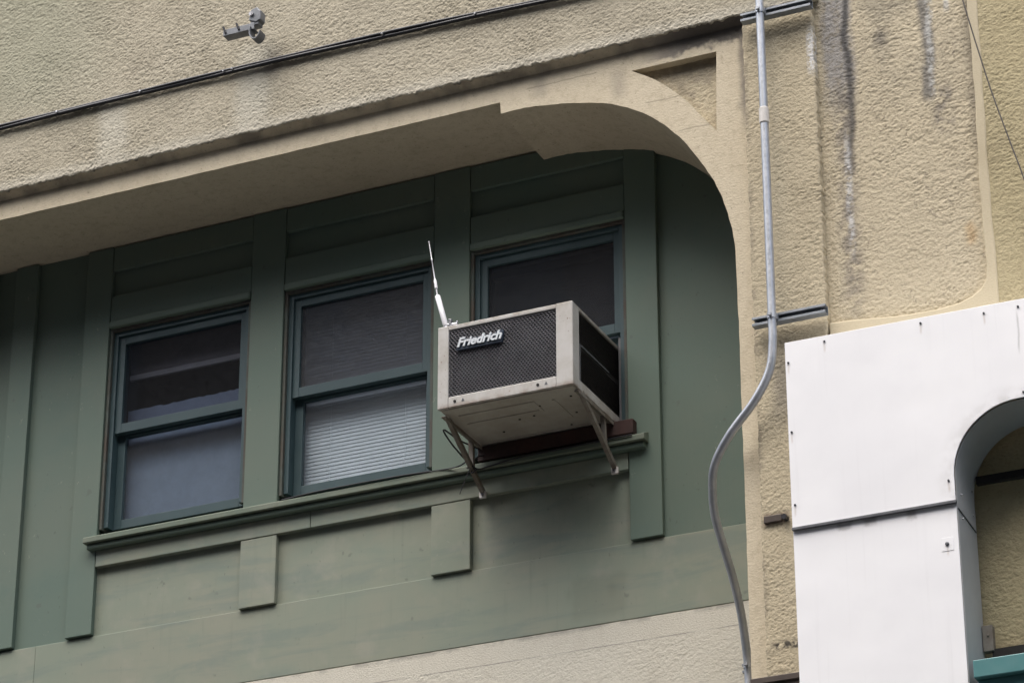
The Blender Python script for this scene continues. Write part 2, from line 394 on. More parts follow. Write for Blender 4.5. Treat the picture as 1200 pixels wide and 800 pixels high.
class MB:
    def __init__(self): self.v = []; self.f = []
    def add(self, vs, fs):
        k = len(self.v)
        self.v += [tuple(p) for p in vs]
        self.f += [tuple(i+k for i in f) for f in fs]
        return self
    def box(self, x0, x1, y0, y1, z0, z1):
        return self.add([(x0,y0,z0),(x1,y0,z0),(x1,y1,z0),(x0,y1,z0),(x0,y0,z1),(x1,y0,z1),(x1,y1,z1),(x0,y1,z1)],
                        [(0,3,2,1),(4,5,6,7),(0,1,5,4),(1,2,6,5),(2,3,7,6),(3,0,4,7)])
    def obox(self, c, ax, ay, az):
        c, ax, ay, az = Vector(c), Vector(ax), Vector(ay), Vector(az)
        vs = [c + sx*ax + sy*ay + sz*az for sz in (-1,1) for sx, sy in ((-1,-1),(1,-1),(1,1),(-1,1))]
        return self.add(vs, [(0,3,2,1),(4,5,6,7),(0,1,5,4),(1,2,6,5),(2,3,7,6),(3,0,4,7)])
    def bar(self, a, b, w, h, up=(1, 0, 0)):
        """rectangular bar from a to b; w along up, h across"""
        a, b = Vector(a), Vector(b)
        d = (b-a); u = Vector(up); s = d.cross(u).normalized(); u = s.cross(d).normalized()
        return self.obox((a+b)/2, u*w/2, s*h/2, d/2) if True else self
    def tube(self, pts, r, n=10, caps=True):
        pts = [Vector(p) for p in pts]
        rs = r if isinstance(r, (list, tuple)) else [r]*len(pts)
        k = len(self.v); up = None
        for i, p in enumerate(pts):
            d = (pts[min(i+1, len(pts)-1)] - pts[max(i-1, 0)]).normalized()
            if up is None:
                up = Vector((1,0,0)) if abs(d.x) < 0.9 else Vector((0,0,1))
            s = d.cross(up).normalized(); up = s.cross(d).normalized()
            for j in range(n):
                a = 2*math.pi*j/n
                self.v.append(tuple(p + rs[i]*(math.cos(a)*s + math.sin(a)*up)))
        for i in range(len(pts)-1):
            for j in range(n):
                q = (j+1) % n
                self.f.append((k+i*n+j, k+i*n+q, k+(i+1)*n+q, k+(i+1)*n+j))
        if caps:
            self.f.append(tuple(k+j for j in range(n))[::-1])
            self.f.append(tuple(k+(len(pts)-1)*n+j for j in range(n)))
        return self
    def prism(self, loops, y0, y1):
        """solid between y0 and y1 with outline loops[0] and holes loops[1:], points (x, z)"""
        flat = [p for L in loops for p in L]
        tris = tessellate_polygon([[Vector((p[0], p[1], 0)) for p in L] for L in loops])
        n = len(flat)
        vs = [(p[0], y0, p[1]) for p in flat] + [(p[0], y1, p[1]) for p in flat]
        fs = []
        for t in tris:
            fs.append(tuple(t)); fs.append(tuple(i+n for i in t[::-1]))
        k = 0
        for L in loops:
            m = len(L)
            for i in range(m):
                a, b = k+i, k+(i+1) % m
                fs.append((a, b, b+n, a+n))
            k += m
        return self.add(vs, fs)
    def build(self, name, mat, parent=None, bevel=0.0, smooth=False, seg=2, org=None):
        me = bpy.data.meshes.new(name)
        vs = np.array(self.v, dtype=float)
        c = (vs.min(0) + vs.max(0))/2 if org is None else np.array(org)
        me.from_pydata([tuple(p) for p in vs - c], [], self.f)
        bm = bmesh.new(); bm.from_mesh(me)
        bmesh.ops.recalc_face_normals(bm, faces=bm.faces)
        bm.to_mesh(me); bm.free()
        me.materials.append(mat)
        if smooth:
            for p in me.polygons: p.use_smooth = True
        o = bpy.data.objects.new(name, me)
        link(o, parent, c)
        if bevel:
            b = o.modifiers.new('bevel', 'BEVEL'); b.width = bevel; b.segments = seg; b.limit_method = 'ANGLE'; b.angle_limit = rad(40)
        if smooth:
            try: me.set_sharp_from_angle(angle=rad(40))
            except Exception: pass
        return o

# ------------------------------------------------------------------ displaced stucco sheets
_rng = np.random.RandomState(11)
_perm = _rng.rand(512, 512)
def vnoise(u, v, seed=0):
    iu = np.floor(u).astype(int); iv = np.floor(v).astype(int)
    fu = u - iu; fv = v - iv
    fu = fu*fu*(3-2*fu); fv = fv*fv*(3-2*fv)
    o1, o2 = seed*37, seed*91
    g = lambda a, b: _perm[(a+o1) % 512, (b+o2) % 512]
    return (g(iu,iv)*(1-fu)+g(iu+1,iv)*fu)*(1-fv) + (g(iu,iv+1)*(1-fu)+g(iu+1,iv+1)*fu)*fv
def sstep(a, b, x):
    t = np.clip((x-a)/(b-a), 0, 1); return t*t*(3-2*t)
def sheet(name, xs, zs, y, depth, amp, size, mat, parent, seed=0, rag=0.0, smooth_above=None, keep=None, edge=0.0):
    """a slab whose front is a displaced grid of roughcast; back at y+depth"""
    xs = np.asarray(xs); zs = np.asarray(zs)
    nx, nz = len(xs), len(zs)
    X, Z = np.meshgrid(xs, zs)
    rs = np.random.RandomState(seed+100)
    def grain(sx, sz):
        w = rs.randn(nz, nx)
        for ax, sg in ((1, sx), (0, sz)):
            k = np.arange(-int(3*sg)-1, int(3*sg)+2); k = np.exp(-k*k/(2*sg*sg)); k /= k.sum()
            pad = len(k)//2
            out = np.zeros_like(w)
            P = np.pad(w, [(pad, pad) if a == ax else (0, 0) for a in (0, 1)], mode='wrap')
            n = w.shape[ax]
            for q, kv in enumerate(k):
                out += kv*(P[:, q:q+n] if ax == 1 else P[q:q+n, :])
            w = out
        return w/w.std()
    u = size/0.0115
    a = grain(.9*u, .6*u); b = grain(.45*u, .38*u); c = grain(2.3*u, 1.3*u)
    h = 0.52*a + 0.55*b + 0.25*c
    h = np.tanh((h+.35)*.9)                       # trowelled-off tops, pits between
    patch = vnoise(X/.13, Z/.10, seed+2)*.6 + vnoise(X/.4, Z/.4, seed+3)*.4
    h = .82*amp*h*(0.35+0.75*patch)
    h += 0.5*amp*(vnoise(X/.4, Z/.4, seed+7)-.5)
    if smooth_above is not None:
        h = h*sstep(smooth_above+.006, smooth_above-.006, Z+0.012*(vnoise(X/.05, Z/.05, seed+8)-.5)) 
    if edge:
        ex = np.minimum(X-xs[0], xs[-1]-X); ez = np.minimum(Z-zs[0], zs[-1]-Z)
        e = np.clip(np.minimum(ex, ez)/edge, 0, 1); h = h - edge*.5*(1-np.sqrt(np.clip(1-(1-e)**2, 0, 1)))
    Zd = Z.copy(); Xd = X.copy()
    if rag:
        r = rag*(vnoise(X/.03, X/.03*0, seed+9)-.5) + rag*.8*(vnoise(X/.011, X*0, seed+10)-.5)
        Zd[0] += r[0]; Zd[1] += r[0]*.6; Zd[2] += r[0]*.25
        rx = rag*(vnoise(Z/.03, Z*0, seed+12)-.5) + rag*.8*(vnoise(Z/.011, Z*0, seed+13)-.5)
        for k, w in ((0, 1), (1, .5)): Xd[:, k] += rx[:, 0]*w; Xd[:, -1-k] += rx[:, -1]*w
    V = np.stack([Xd, y - h, Zd], -1).reshape(-1, 3)
    idx = np.arange(nx*nz).reshape(nz, nx)
    F = np.stack([idx[:-1,:-1], idx[:-1,1:], idx[1:,1:], idx[1:,:-1]], -1).reshape(-1, 4)
    if keep is not None:
        xc = X[:-1,:-1].ravel(); zc = Z[:-1,:-1].ravel(); F = F[keep(xc, zc)]
    ring = np.concatenate([idx[0,:], idx[1:,-1], idx[-1,-2::-1], idx[-2:0:-1,0]])
    n0 = len(V); m = len(ring)
    fr = V[ring]; bk = fr.copy(); bk[:,1] = y+depth
    V = np.concatenate([V, fr, bk])
    i = np.arange(m); j = (i+1) % m
    side = np.stack([n0+j, n0+i, n0+m+i, n0+m+j], -1)
    corners = [n0+m, n0+m+nx-1, n0+m+nx-1+nz-1, n0+m+2*(nx-1)+nz-1]
    nF = len(F)
    if keep is None: F = np.concatenate([F, side, np.array([corners[::-1]])])
    cen = (V.min(0)+V.max(0))/2
    V = V - cen
    me = bpy.data.meshes.new(name)
    me.vertices.add(len(V)); me.vertices.foreach_set('co', V.ravel())
    me.loops.add(len(F)*4); me.loops.foreach_set('vertex_index', F.ravel().astype(np.int32))
    me.polygons.add(len(F)); me.polygons.foreach_set('loop_start', (np.arange(len(F))*4).astype(np.int32))
    sm = np.zeros(len(F), dtype=bool); sm[:nF] = True
    me.polygons.foreach_set('use_smooth', sm)
    me.update(calc_edges=True); me.validate()
    me.materials.append(mat)
    o = bpy.data.objects.new(name, me)
    return link(o, parent, cen)
def rng(a, b, step): return np.linspace(a, b, max(2, int(round((b-a)/step))+1))
def span(*parts):
    out = []
    for p in parts: out += list(p if not out else p[1:])
    return np.array(out)

# ------------------------------------------------------------------ ground
struct(MB().box(-300, 300, -300, 300, -0.5, 0.0).build('ground', M['asphalt']))
struct(MB().box(-60, 60, -14.0, -3.2, 0.004, 0.008).build('road', M['asphalt']))
struct(MB().box(-60, 60, -3.0, 0.6, -0.3, 0.13).build('pavement', M['paving']))
struct(MB().box(-60, 60, -3.15, -3.0, -0.3, 0.135).build('kerb', M['kerb'], bevel=0.02))

# unseen houses added across the street, behind the camera, to block the low sky
w0 = None
for (bx0, bx1, hh, lab) in ((-48, -25.02, 24.0, 'lower brown brick building across the street, at its left end'),
                           (-25, -13.02, 33.0, 'tallest brown brick building across the street'),
                           (-13, -1.02, 26.5, 'brown brick building across the street, between the two tallest'),
                           (-1, 12.98, 31.0, 'tall brown brick building across the street, right of the middle one'),
                           (13, 36, 22.0, 'lowest brown brick building across the street, at its right end')):
    ob = thing('brick_building', lab, 'building', ((bx0+bx1)/2, -26, 0), 'brick buildings across the street')
    MB().box(bx0, bx1, -36, -22.2, 0.01, hh).build('brick_wall', M['brick'], ob)
    MB().box(bx0, bx1, -36.3, -21.9, hh+.002, hh+.6).build('parapet', M['kerb'], ob)
    for fl in range(int((hh-2)/3.15)):
        for k in range(int((bx1-bx0)/3.4)):
            x = bx0 + 1.2 + k*3.4; z = 1.6 + fl*3.15
            if w0 is None:
                w0 = MB().box(x, x+1.3, -22.205, -22.13, z, z+1.8).build('window', M['darkpane'], ob)  # window of the added unseen buildings
            else:
                o = w0.copy(); COL.objects.link(o); o.parent = ob
                o.location = Vector((x+.65, -22.1675, z+.9)) - ORG[ob.name]

# ------------------------------------------------------------------ building
bld = thing('stucco_building', 'beige roughcast building with an arched bay holding green timber and three sash windows', 'building', (-6.5, 0.0, 0.0))
G = 0.0045
sheet('upper_wall', span(rng(-12.5, -8.95, .05), rng(-8.95, -4.9, G), rng(-4.9, -4.06, G)), span(rng(9.538, 10.95, G), rng(10.95, 12.6, .06)), -0.055, 0.24, 0.0042, 0.0088, M['upper'], bld, 1, 0.007, edge=0.006)
sheet('pilaster', rng(-4.434, -4.081, G), span(rng(0.13, 5.7, .1), rng(5.7, 9.50, G)), -0.052, 0.25, 0.0034, 0.0092, M['pil'], bld, 4, 0.006, edge=0.012)
sheet('recessed_panel', rng(-4.09, -3.318, G), span(rng(7.62, 9.75, G), rng(9.75, 12.6, .05)), -0.008, 0.27, 0.0038, 0.0115, M['field'], bld, 7)
sheet('side_wall', span(rng(-3.30, -2.7, G), rng(-2.7, -1.0, .04)), span(rng(7.5, 9.75, G), rng(9.75, 12.6, .05)), -0.04, 0.27, 0.0036, 0.0105, M['side'], bld, 9)
sheet('lower_wall', span(rng(-4.10, -3.6, .05), rng(-3.6, -2.9, G), rng(-2.9, -1.0, .05)), span(rng(0.13, 5.8, .1), rng(5.8, 7.2, G), rng(7.2, 7.75, .05)), -0.006, 0.27, 0.0036, 0.012, M['side'], bld, 12)
# smooth border round the recessed panel, with its rounded lower corner
cur = [(-4.075, 7.83), (-3.96, 7.822), (-3.72, 7.795), (-3.56, 7.792), (-3.47, 7.802), (-3.41, 7.822), (-3.362, 7.852), (-3.338, 7.89), (-3.331, 7.95)]
cur2 = []
for k, (x, z) in enumerate(cur): cur2.append((x, z))
edge_l = [(-3.331 + 0.004*math.sin(z*5.1)+0.002*math.sin(z*23), z) for z in np.arange(8.05, 12.6, .05)]
edge_r = [(-3.284 + 0.003*math.sin(z*4.3)+0.002*math.sin(z*19), z) for z in np.arange(12.6, 7.9, -.05)]
MB().prism([cur2 + edge_l + edge_r + [(-3.285, 7.63), (-4.075, 7.63)]], -0.045, 0.1).build('panel_border', M['border'], bld, bevel=0.008)

# arch surround, with the long soffit strip, haunch, pier and sunk corner panel
def arc(pts, n):        # Catmull-Rom through points
    P = [Vector((p[0], p[1], 0)) for p in pts]
    P = [2*P[0]-P[1]] + P + [2*P[-1]-P[-2]]
    out = []
    for i in range(1, len(P)-2):
        for k in range(n):
            t = k/n
            q = 0.5*((2*P[i]) + (P[i+1]-P[i-1])*t + (2*P[i-1]-5*P[i]+4*P[i+1]-P[i+2])*t*t + (3*P[i]-P[i-1]-3*P[i+1]+P[i+2])*t**3)
            out.append((q.x, q.y))
    out.append(tuple(pts[-1]))
    return out
intr = arc([(-5.728, 9.337), (-5.60, 9.337), (-5.43, 9.317), (-5.26, 9.283), (-5.11, 9.233), (-4.945, 9.135), (-4.79, 8.98), (-4.68, 8.815), (-4.595, 8.64), (-4.545, 8.46), (-4.526, 8.28), (-4.523, 8.0)], 6)
jit = lambda s: (random.random()-.5)*s
intr = [(x+jit(.004), z+jit(.004)) for x, z in intr]
left = [(x, 9.40+jit(.0025)) for x in np.arange(-12.5, -5.74, .06)] + [(-5.732, 9.400)]
pier_edge = [(-4.523+jit(.003), z) for z in np.arange(7.95, 0.2, -.06)] + [(-4.523, 0.13)]
outline = left + intr + pier_edge + [(-4.2, 0.13), (-4.2, 9.66), (-12.5, 9.66)]
tri = arc([(-5.029, 9.404), (-4.90, 9.318), (-4.767, 9.190), (-4.683, 9.078), (-4.600, 8.968)], 5) + [(-4.588, 9.401)]
front = MB(); front.prism([outline, tri], 0.0, 0.07)
front.build('arch_surround', M['trim'], bld, bevel=0.004)
MB().prism([outline], 0.0701, 0.62).build('soffit', M['trim'], bld)
sheet('sunk_corner_panel', rng(-5.06, -4.57, G), rng(8.93, 9.43, G), 0.048, 0.02, 0.0045, 0.012, M['pil'], bld, 15, keep=lambda X, Z: Z > np.interp(X, [-5.06, -5.029, -4.90, -4.767, -4.683, -4.60, -4.57], [9.404, 9.404, 9.318, 9.19, 9.078, 8.968, 8.93]) - .02)

MB().add([(x, y, z) for x in (-12.5, -4.3) for y, z in ((-.048, 9.541), (.0, 9.513), (.0, 9.60), (-.048, 9.60))], [(0,1,2,3),(7,6,5,4),(0,4,5,1),(1,5,6,2),(2,6,7,3),(3,7,4,0)]).build('overhang', M['trim'], bld)

# spandrel under the green bay
sheet('spandrel', span(rng(-12.5, -7.6, .06), rng(-7.6, -4.50, G)), span(rng(0.13, 6.2, .1), rng(6.2, 6.80, G)), 0.528, 0.2, 0.0021, 0.0082, M['span'], bld, 18, smooth_above=6.69)

# shell that closes the house behind the front
sh = MB()
sh.box(-12.5, -12.3, 0.63, 7, 0.13, 12.55).box(-1.2, -1.0, 0.27, 7, 0.13, 12.55).box(-12.5, -1.0, 7, 7.2, 0.13, 12.55).box(-12.5, -1.0, 0.15, 7.2, 12.6, 12.8)
sh.box(-12.5, -4.0, 0.63, 0.8, 9.2, 12.55).box(-4.2, -1.0, 0.26, 0.4, 0.13, 12.55)
sh.build('shell_wall', M['side'], bld)

# ------------------------------------------------------------------ green timber bay
bay = MB()
bay.box(-12.4, -8.40, .54, .62, 6.80, 9.6)
bay.box(-8.40, -5.14, .54, .62, 8.96, 9.6)
bay.box(-5.14, -4.50, .54, .62, 6.80, 9.6)
bay.box(-7.39, -7.22, .54, .62, 7.70, 8.96).box(-6.33, -6.15, .54, .62, 7.70, 8.96)
bay.box(-8.40, -8.28, .54, .62, 7.70, 8.96).box(-5.28, -5.14, .54, .62, 7.70, 8.96)
bay = bay.build('timber_bay', M['green'], bld)
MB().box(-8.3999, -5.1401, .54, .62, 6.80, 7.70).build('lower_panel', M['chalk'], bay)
def board(name, x0, x1, z0, z1, y0=.51, y1=.5395, mat='green', bev=.003):
    return MB().box(x0, x1, y0, y1, z0, z1).build(name, M[mat], bay, bevel=bev)
board('pilaster_board', -8.875, -8.737, 7.192, 9.395)
board('pilaster_board', -12.3, -9.0, 7.192, 9.395)
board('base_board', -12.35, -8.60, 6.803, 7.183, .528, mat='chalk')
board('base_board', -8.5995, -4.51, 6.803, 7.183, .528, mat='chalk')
board('casing', -8.418, -8.262, 7.190, 9.393)
board('casing', -5.293, -5.128, 7.190, 9.393)
board('mullion', -7.402, -7.208, 7.70, 9.393)
board('mullion', -6.342, -6.142, 7.70, 9.393)
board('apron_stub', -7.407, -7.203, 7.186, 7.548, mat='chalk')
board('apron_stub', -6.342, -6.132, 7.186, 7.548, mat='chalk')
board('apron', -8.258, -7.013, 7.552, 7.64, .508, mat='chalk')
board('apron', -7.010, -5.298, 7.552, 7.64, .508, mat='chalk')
for (x0, x1) in ((-8.259, -7.405), (-7.205, -6.345), (-6.139, -5.296)):
    board('head_board', x0, x1, 8.945, 9.098, .514)
    board('head_board', x0, x1, 9.252, 9.39, .514)
# head drip mouldings over the windows
for (x0, x1) in ((-8.258, -7.406), (-7.204, -6.346), (-6.138, -5.297)):
    MB().box(x0, x1, .500, .5395, 8.905, 8.9435).build('head_moulding', M['green'], bay, bevel=.008)
# sill: sloping top board with a two-step nosing
def sill_prof(pts, x0, x1):
    n = len(pts); m = MB()
    vs = [(x0, y, z) for y, z in pts] + [(x1, y, z) for y, z in pts]
    fs = [tuple(range(n)), tuple(range(2*n-1, n-1, -1))] + [(i, (i+1) % n, n+(i+1) % n, n+i) for i in range(n)]
    return m.add(vs, fs)
sill_prof([(.455, 7.672), (.455, 7.700), (.462, 7.705), (.53, 7.738), (.60, 7.770), (.60, 7.672)], -8.31, -5.190).build('window_sill', M['sillgreen'], bay, bevel=.003)
sill_prof([(.478, 7.642), (.474, 7.650), (.474, 7.664), (.480, 7.6695), (.5395, 7.6695), (.5395, 7.642)], -8.295, -5.202).build('sill_moulding', M['green'], bay, bevel=.002)
for (x0, x1) in ((-7.402, -7.208), (-6.342, -6.142)): pass

def window(x0, x1, kind):
    Z0, Z1 = 7.762, 8.905
    w = MB()
    # stepped outer frame
    def ring(m, i, t, y0, y1, zb=None):
        zb = Z0 if zb is None else zb
        m.box(x0+i, x0+i+t, y0, y1, zb, Z1-i); m.box(x1-i-t, x1-i, y0, y1, zb, Z1-i)
        m.box(x0+i+t, x1-i-t, y0, y1, Z1-i-t, Z1-i)
    ring(w, 0.0, .016, .522, .66)
    fr = w.build('window', M['weather'], bld, bevel=.002)
    m = MB(); ring(m, .016, .026, .540, .66, 7.775); m.build('frame', M['sash'], fr, bevel=.002)
    a = .042
    # upper (outer) sash
    m = MB()
    zr0, zr1 = 8.305, 8.358
    y0, y1 = .553, .588
    m.box(x0+a, x0+a+.038, y0, y1, zr0, Z1-a); m.box(x1-a-.034, x1-a, y0, y1, zr0, Z1-a)
    m.box(x0+a+.038, x1-a-.034, y0, y1, Z1-a-.045, Z1-a); m.box(x0+a+.038, x1-a-.034, y0, y1, zr0, zr1)
    m.build('upper_sash', M['sash'], fr, bevel=.002)
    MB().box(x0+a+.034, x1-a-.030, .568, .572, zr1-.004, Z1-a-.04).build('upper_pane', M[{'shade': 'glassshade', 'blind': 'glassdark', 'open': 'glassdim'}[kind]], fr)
    # lower (inner) sash
    y0, y1 = .592, .626
    if kind != 'open':
        m = MB(); zb = 7.778
        m.box(x0+a, x0+a+.045, y0, y1, zb, 8.335); m.box(x1-a-.030, x1-a, y0, y1, zb, 8.335)
        m.box(x0+a+.045, x1-a-.030, y0, y1, zb, 7.828); m.box(x0+a+.045, x1-a-.030, y0, y1, 8.295, 8.335)
        m.build('lower_sash', M['sash'], fr, bevel=.002)
        MB().box(x0+a+.041, x1-a-.026, .607, .611, 7.824, 8.30).build('lower_pane', M['glass'], fr)
    else:
        m = MB()
        m.box(x0+a, x0+a+.045, y0, y1, 8.255, 8.8); m.box(x1-a-.030, x1-a, y0, y1, 8.255, 8.8)
        m.box(x0+a+.045, x1-a-.030, y0, y1, 8.255, 8.30); m.box(x0+a+.045, x1-a-.030, y0, y1, 8.76, 8.80)
        m.build('lower_sash', M['sash'], fr, bevel=.002)
        MB().box(x0+a+.041, x1-a-.026, .607, .611, 8.296, 8.764).build('lower_pane', M['glass'], fr)
    xa, xb = x0+.05, x1-.05
    if kind == 'shade':
        # blue-grey sheet whose colour imitates the sky's reflection, ragged along its top
        top = [(x, 8.478 + .002*math.sin(x*23) + jit(.008)) for x in np.arange(xb, xa, -.02)]
        MB().prism([[(xa, 7.78), (xb, 7.78)] + top + [(xa, 8.48)]], .662, .666).build('paper_screen', M['shade'], fr)
        MB().box(xa, xb, .664, .668, 8.675, 8.88).build('roller_shade', M['brownshade'], fr)
        h = MB().box(xa, xb, .655, .672, 8.650, 8.682).build('shade_hem', M['hem'], fr, bevel=.004)
    else:
        m = MB(); z = 7.79 if kind == 'blind' else 8.24
        while z < 8.86:
            d = jit(.0025)
            m.add([(xa, .660, z-.0125+d), (xb, .660, z-.0125+d*.3), (xb, .664, z+.0125+d*.3), (xa, .664, z+.0125+d),
                   (xa, .6610, z-.0130+d), (xb, .6610, z-.0130+d*.3), (xb, .6655, z+.0120+d*.3), (xa, .6655, z+.0120+d)],
                  [(0,1,2,3),(7,6,5,4),(0,4,5,1),(3,2,6,7),(0,3,7,4),(1,5,6,2)])
            z += .0205
        m.build('blind', M['slat'], fr)
        for q in (.22, .78): MB().tube([(xa+(xb-xa)*q, .652, 7.8 if kind == 'blind' else 8.25), (xa+(xb-xa)*q, .652, 8.86)], .0012, 5).build('blind_cord', M['slat'], fr)
    return fr
window(-8.259, -7.404, 'shade')
window(-7.205, -6.347, 'blind')
window(-6.140, -5.297, 'open')
# room behind the windows
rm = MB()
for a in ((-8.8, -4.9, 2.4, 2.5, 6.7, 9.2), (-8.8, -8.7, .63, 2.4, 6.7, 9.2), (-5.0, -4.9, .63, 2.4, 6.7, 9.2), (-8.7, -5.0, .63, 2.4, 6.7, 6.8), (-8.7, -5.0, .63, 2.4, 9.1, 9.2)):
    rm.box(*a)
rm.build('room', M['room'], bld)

# ------------------------------------------------------------------ air conditioner
AX0, AX1, AY0, AZ0, AZ1 = -6.060, -5.353, 0.0, 7.797, 8.230
ac = thing('air_conditioner', 'dirty white window air conditioner with a dark mesh front jutting from the right-hand window', 'air conditioner', ((AX0+AX1)/2, .3, AZ0))
c = MB()
c.box(AX0+.002, AX1-.002, .012, .62, AZ1-.012, AZ1-.001)                        # top sheet
c.box(AX0+.002, AX0+.010, .012, .62, AZ0+.004, AZ1-.012)                        # left side
c.box(AX1-.012, AX1-.001, .012, .075, AZ0+.004, AZ1-.012)                       # right side, front margin
c.box(AX1-.012, AX1-.001, .575, .62, AZ0+.004, AZ1-.012)
c.box(AX1-.012, AX1-.001, .075, .575, AZ0+.004, AZ0+.052)
c.box(AX1-.012, AX1-.001, .075, .575, AZ1-.018, AZ1-.012)
cab = c.build('cabinet', M['acwhite'], ac, bevel=.003)
m = MB().box(AX0+.012, AX1-.014, .02, .62, AZ0+.001, AZ0+.012)
pan = m.build('base_pan', M['acpan'], ac, bevel=.002)
for (x0, x1, y0, y1) in ((-6.0, -5.62, .10, .118), (-6.0, -5.62, .20, .218), (-5.62, -5.602, .10, .218), (-5.52, -5.505, .12, .34), (-6.0, -5.40, .44, .455)):
    MB().box(x0, x1, y0, y1, AZ0-.003, AZ0+.0005).build('pan_rib', M['acpan'], pan, bevel=.002)
for (x, y) in ((-5.60, .16), (-5.67, .25), (-5.47, .30), (-5.75, .26), (-5.88, .36), (-5.42, .12), (-5.55, .42)):
    MB().tube([(x, y, AZ0-.0015), (x, y, AZ0+.002)], .006, 10).build('drain_hole', M['void'], pan)
f = MB()
f.box(AX0, -6.003, -.004, .014, AZ0, AZ1)                # left stile
f.box(-5.440, AX1, -.004, .014, AZ0, AZ1)                # right stile
f.box(-6.003, -5.440, -.003, .014, 8.206, AZ1-.001)      # top rail
f.box(-6.003, -5.440, -.003, .014, AZ0+.001, 7.853)      # bottom rail
fr = f.build('front_frame', M['acwhite'], ac, bevel=.004)
for x in (-5.968, -5.535): MB().tube([(x, -.0055, 7.826), (x, 0, 7.826)], .0075, 12).build('screw', M['void'], fr)
for x in (-5.925, -5.492): MB().add([(x-.008,-.0045,7.820),(x+.008,-.0045,7.820),(x,-.0045,7.836),(x-.008,-.002,7.820),(x+.008,-.002,7.820),(x,-.002,7.836)], [(0,1,2),(5,4,3),(0,3,4,1),(1,4,5,2),(2,5,3,0)]).build('arrow_mark', M['darkmetal'], fr)
MB().box(-6.003, -5.440, .045, .06, 7.853, 8.206).build('coil', M['acdark'], ac)
# expanded-metal front: zig-zag strands
g = MB(); nrow, ncol = 32, 64
gx0, gx1, gz0, gz1 = -6.006, -5.437, 7.850, 8.208
dz = (gz1-gz0)/nrow; dx = (gx1-gx0)/ncol
for r in range(nrow+1):
    zc = gz0 + r*dz
    k = len(g.v)
    for q in range(ncol+1):
        z = zc + (dz*.27 if (q + r) % 2 == 0 else -dz*.27)
        x = gx0 + q*dx
        z = min(max(z, gz0), gz1)
        t = .0016
        g.v += [(x, .0045, z+t), (x, .0015, z-t), (x, .0105, z-t*1.2), (x, .0125, z+t*.8)]
    for q in range(ncol):
        a, b = k+q*4, k+(q+1)*4
        for s in range(4):
            s2 = (s+1) % 4
            g.f.append((a+s, b+s, b+s2, a+s2))
gr = g.build('grille', M['grille'], ac)
# side: dark louvred opening
l = MB()
l.box(AX1-.020, AX1-.012, .075, .575, AZ0+.052, AZ1-.018)
z = AZ0+.058
while z < AZ1-.024:
    if abs(z-8.037) > .010:
        l.add([(AX1-.012, 0.079, z+.006), (AX1-.012, .571, z+.006), (AX1-.003, .571, z-.001), (AX1-.003, 0.079, z-.001),
               (AX1-.012, 0.079, z+.0045), (AX1-.012, .571, z+.0045), (AX1-.0045, .571, z-.002), (AX1-.0045, 0.079, z-.002)],
              [(0,1,2,3),(7,6,5,4),(0,3,7,4),(1,5,6,2),(3,2,6,7),(0,4,5,1)])
    z += .0115
sd_ = l.build('side_louvre', M['louvre'], ac)
MB().box(AX1-.012, AX1-.0005, .10, .43, 8.032, 8.041).box(AX1-.012, AX1-.0003, .080, .088, AZ0+.052, 8.041).build('louvre_divider', M['darkmetal'], sd_)
# ragged filler between cabinet and window jamb
MB().prism([[(-5.352, 7.80), (-5.345, 7.80), (-5.336, 7.86), (-5.339, 7.93), (-5.326, 7.98), (-5.322, 8.02), (-5.336, 8.06), (-5.341, 8.12), (-5.328, 8.15), (-5.304, 8.17), (-5.304, 8.245), (-5.352, 8.275)]], .545, .552).build('side_filler', M['louvre2'], ac)
MB().box(AX0-.05, -5.30, .63, .64, 7.77, 8.255).build('back_filler', M['void'], ac)
# badge
def text_mesh(s, h):
    cu = bpy.data.curves.new('lettering', 'FONT'); cu.body = s
    cu.size = 1.0; cu.shear = 0.32; cu.offset = 0.032; cu.extrude = 0.05; cu.resolution_u = 6; cu.space_character = 1.0
    o = bpy.data.objects.new('lettering', cu); COL.objects.link(o)
    dg = bpy.context.evaluated_depsgraph_get(); dg.update()
    me = bpy.data.meshes.new_from_object(o.evaluated_get(dg))
    bpy.data.objects.remove(o); bpy.data.curves.remove(cu)
    return me
me = text_mesh('Friedrich', 1)
co = np.array([v.co[:] for v in me.vertices]); lo, hi = co.min(0), co.max(0)
BX0, BX1, BZ0, BZ1 = -5.952, -5.716, 8.100, 8.148
def letters(name, mat, x0, x1, z0, z1, y0, y1, parent):
    u = me.copy(); u.name = name
    for v, p in zip(u.vertices, co):
        q = (p-lo)/(hi-lo)
        v.co = (x0+q[0]*(x1-x0), y1+(y0-y1)*q[2], z0+q[1]*(z1-z0))
    cen = Vector(((x0+x1)/2, (y0+y1)/2, (z0+z1)/2))
    for v in u.vertices: v.co -= cen
    u.materials.clear(); u.materials.append(mat)
    o = bpy.data.objects.new(name, u)
    return link(o, parent, cen)
badge = letters('badge', M['badge_white'], BX0, BX1, BZ0, BZ1, -.016, -.009, ac)
MB().prism([[(BX0-.008, BZ0-.014), (BX1-.002, BZ0-.014), (BX1+.006, BZ1-.012), (BX1+.004, BZ1+.002), (BX1-.03, BZ1+.002), (BX1-.04, BZ1-.010), (BX0+.05, BZ1-.008), (BX0+.010, BZ1+.003)]], -.009, .002).build('badge_backing', M['badge_dark'], badge, bevel=.002)

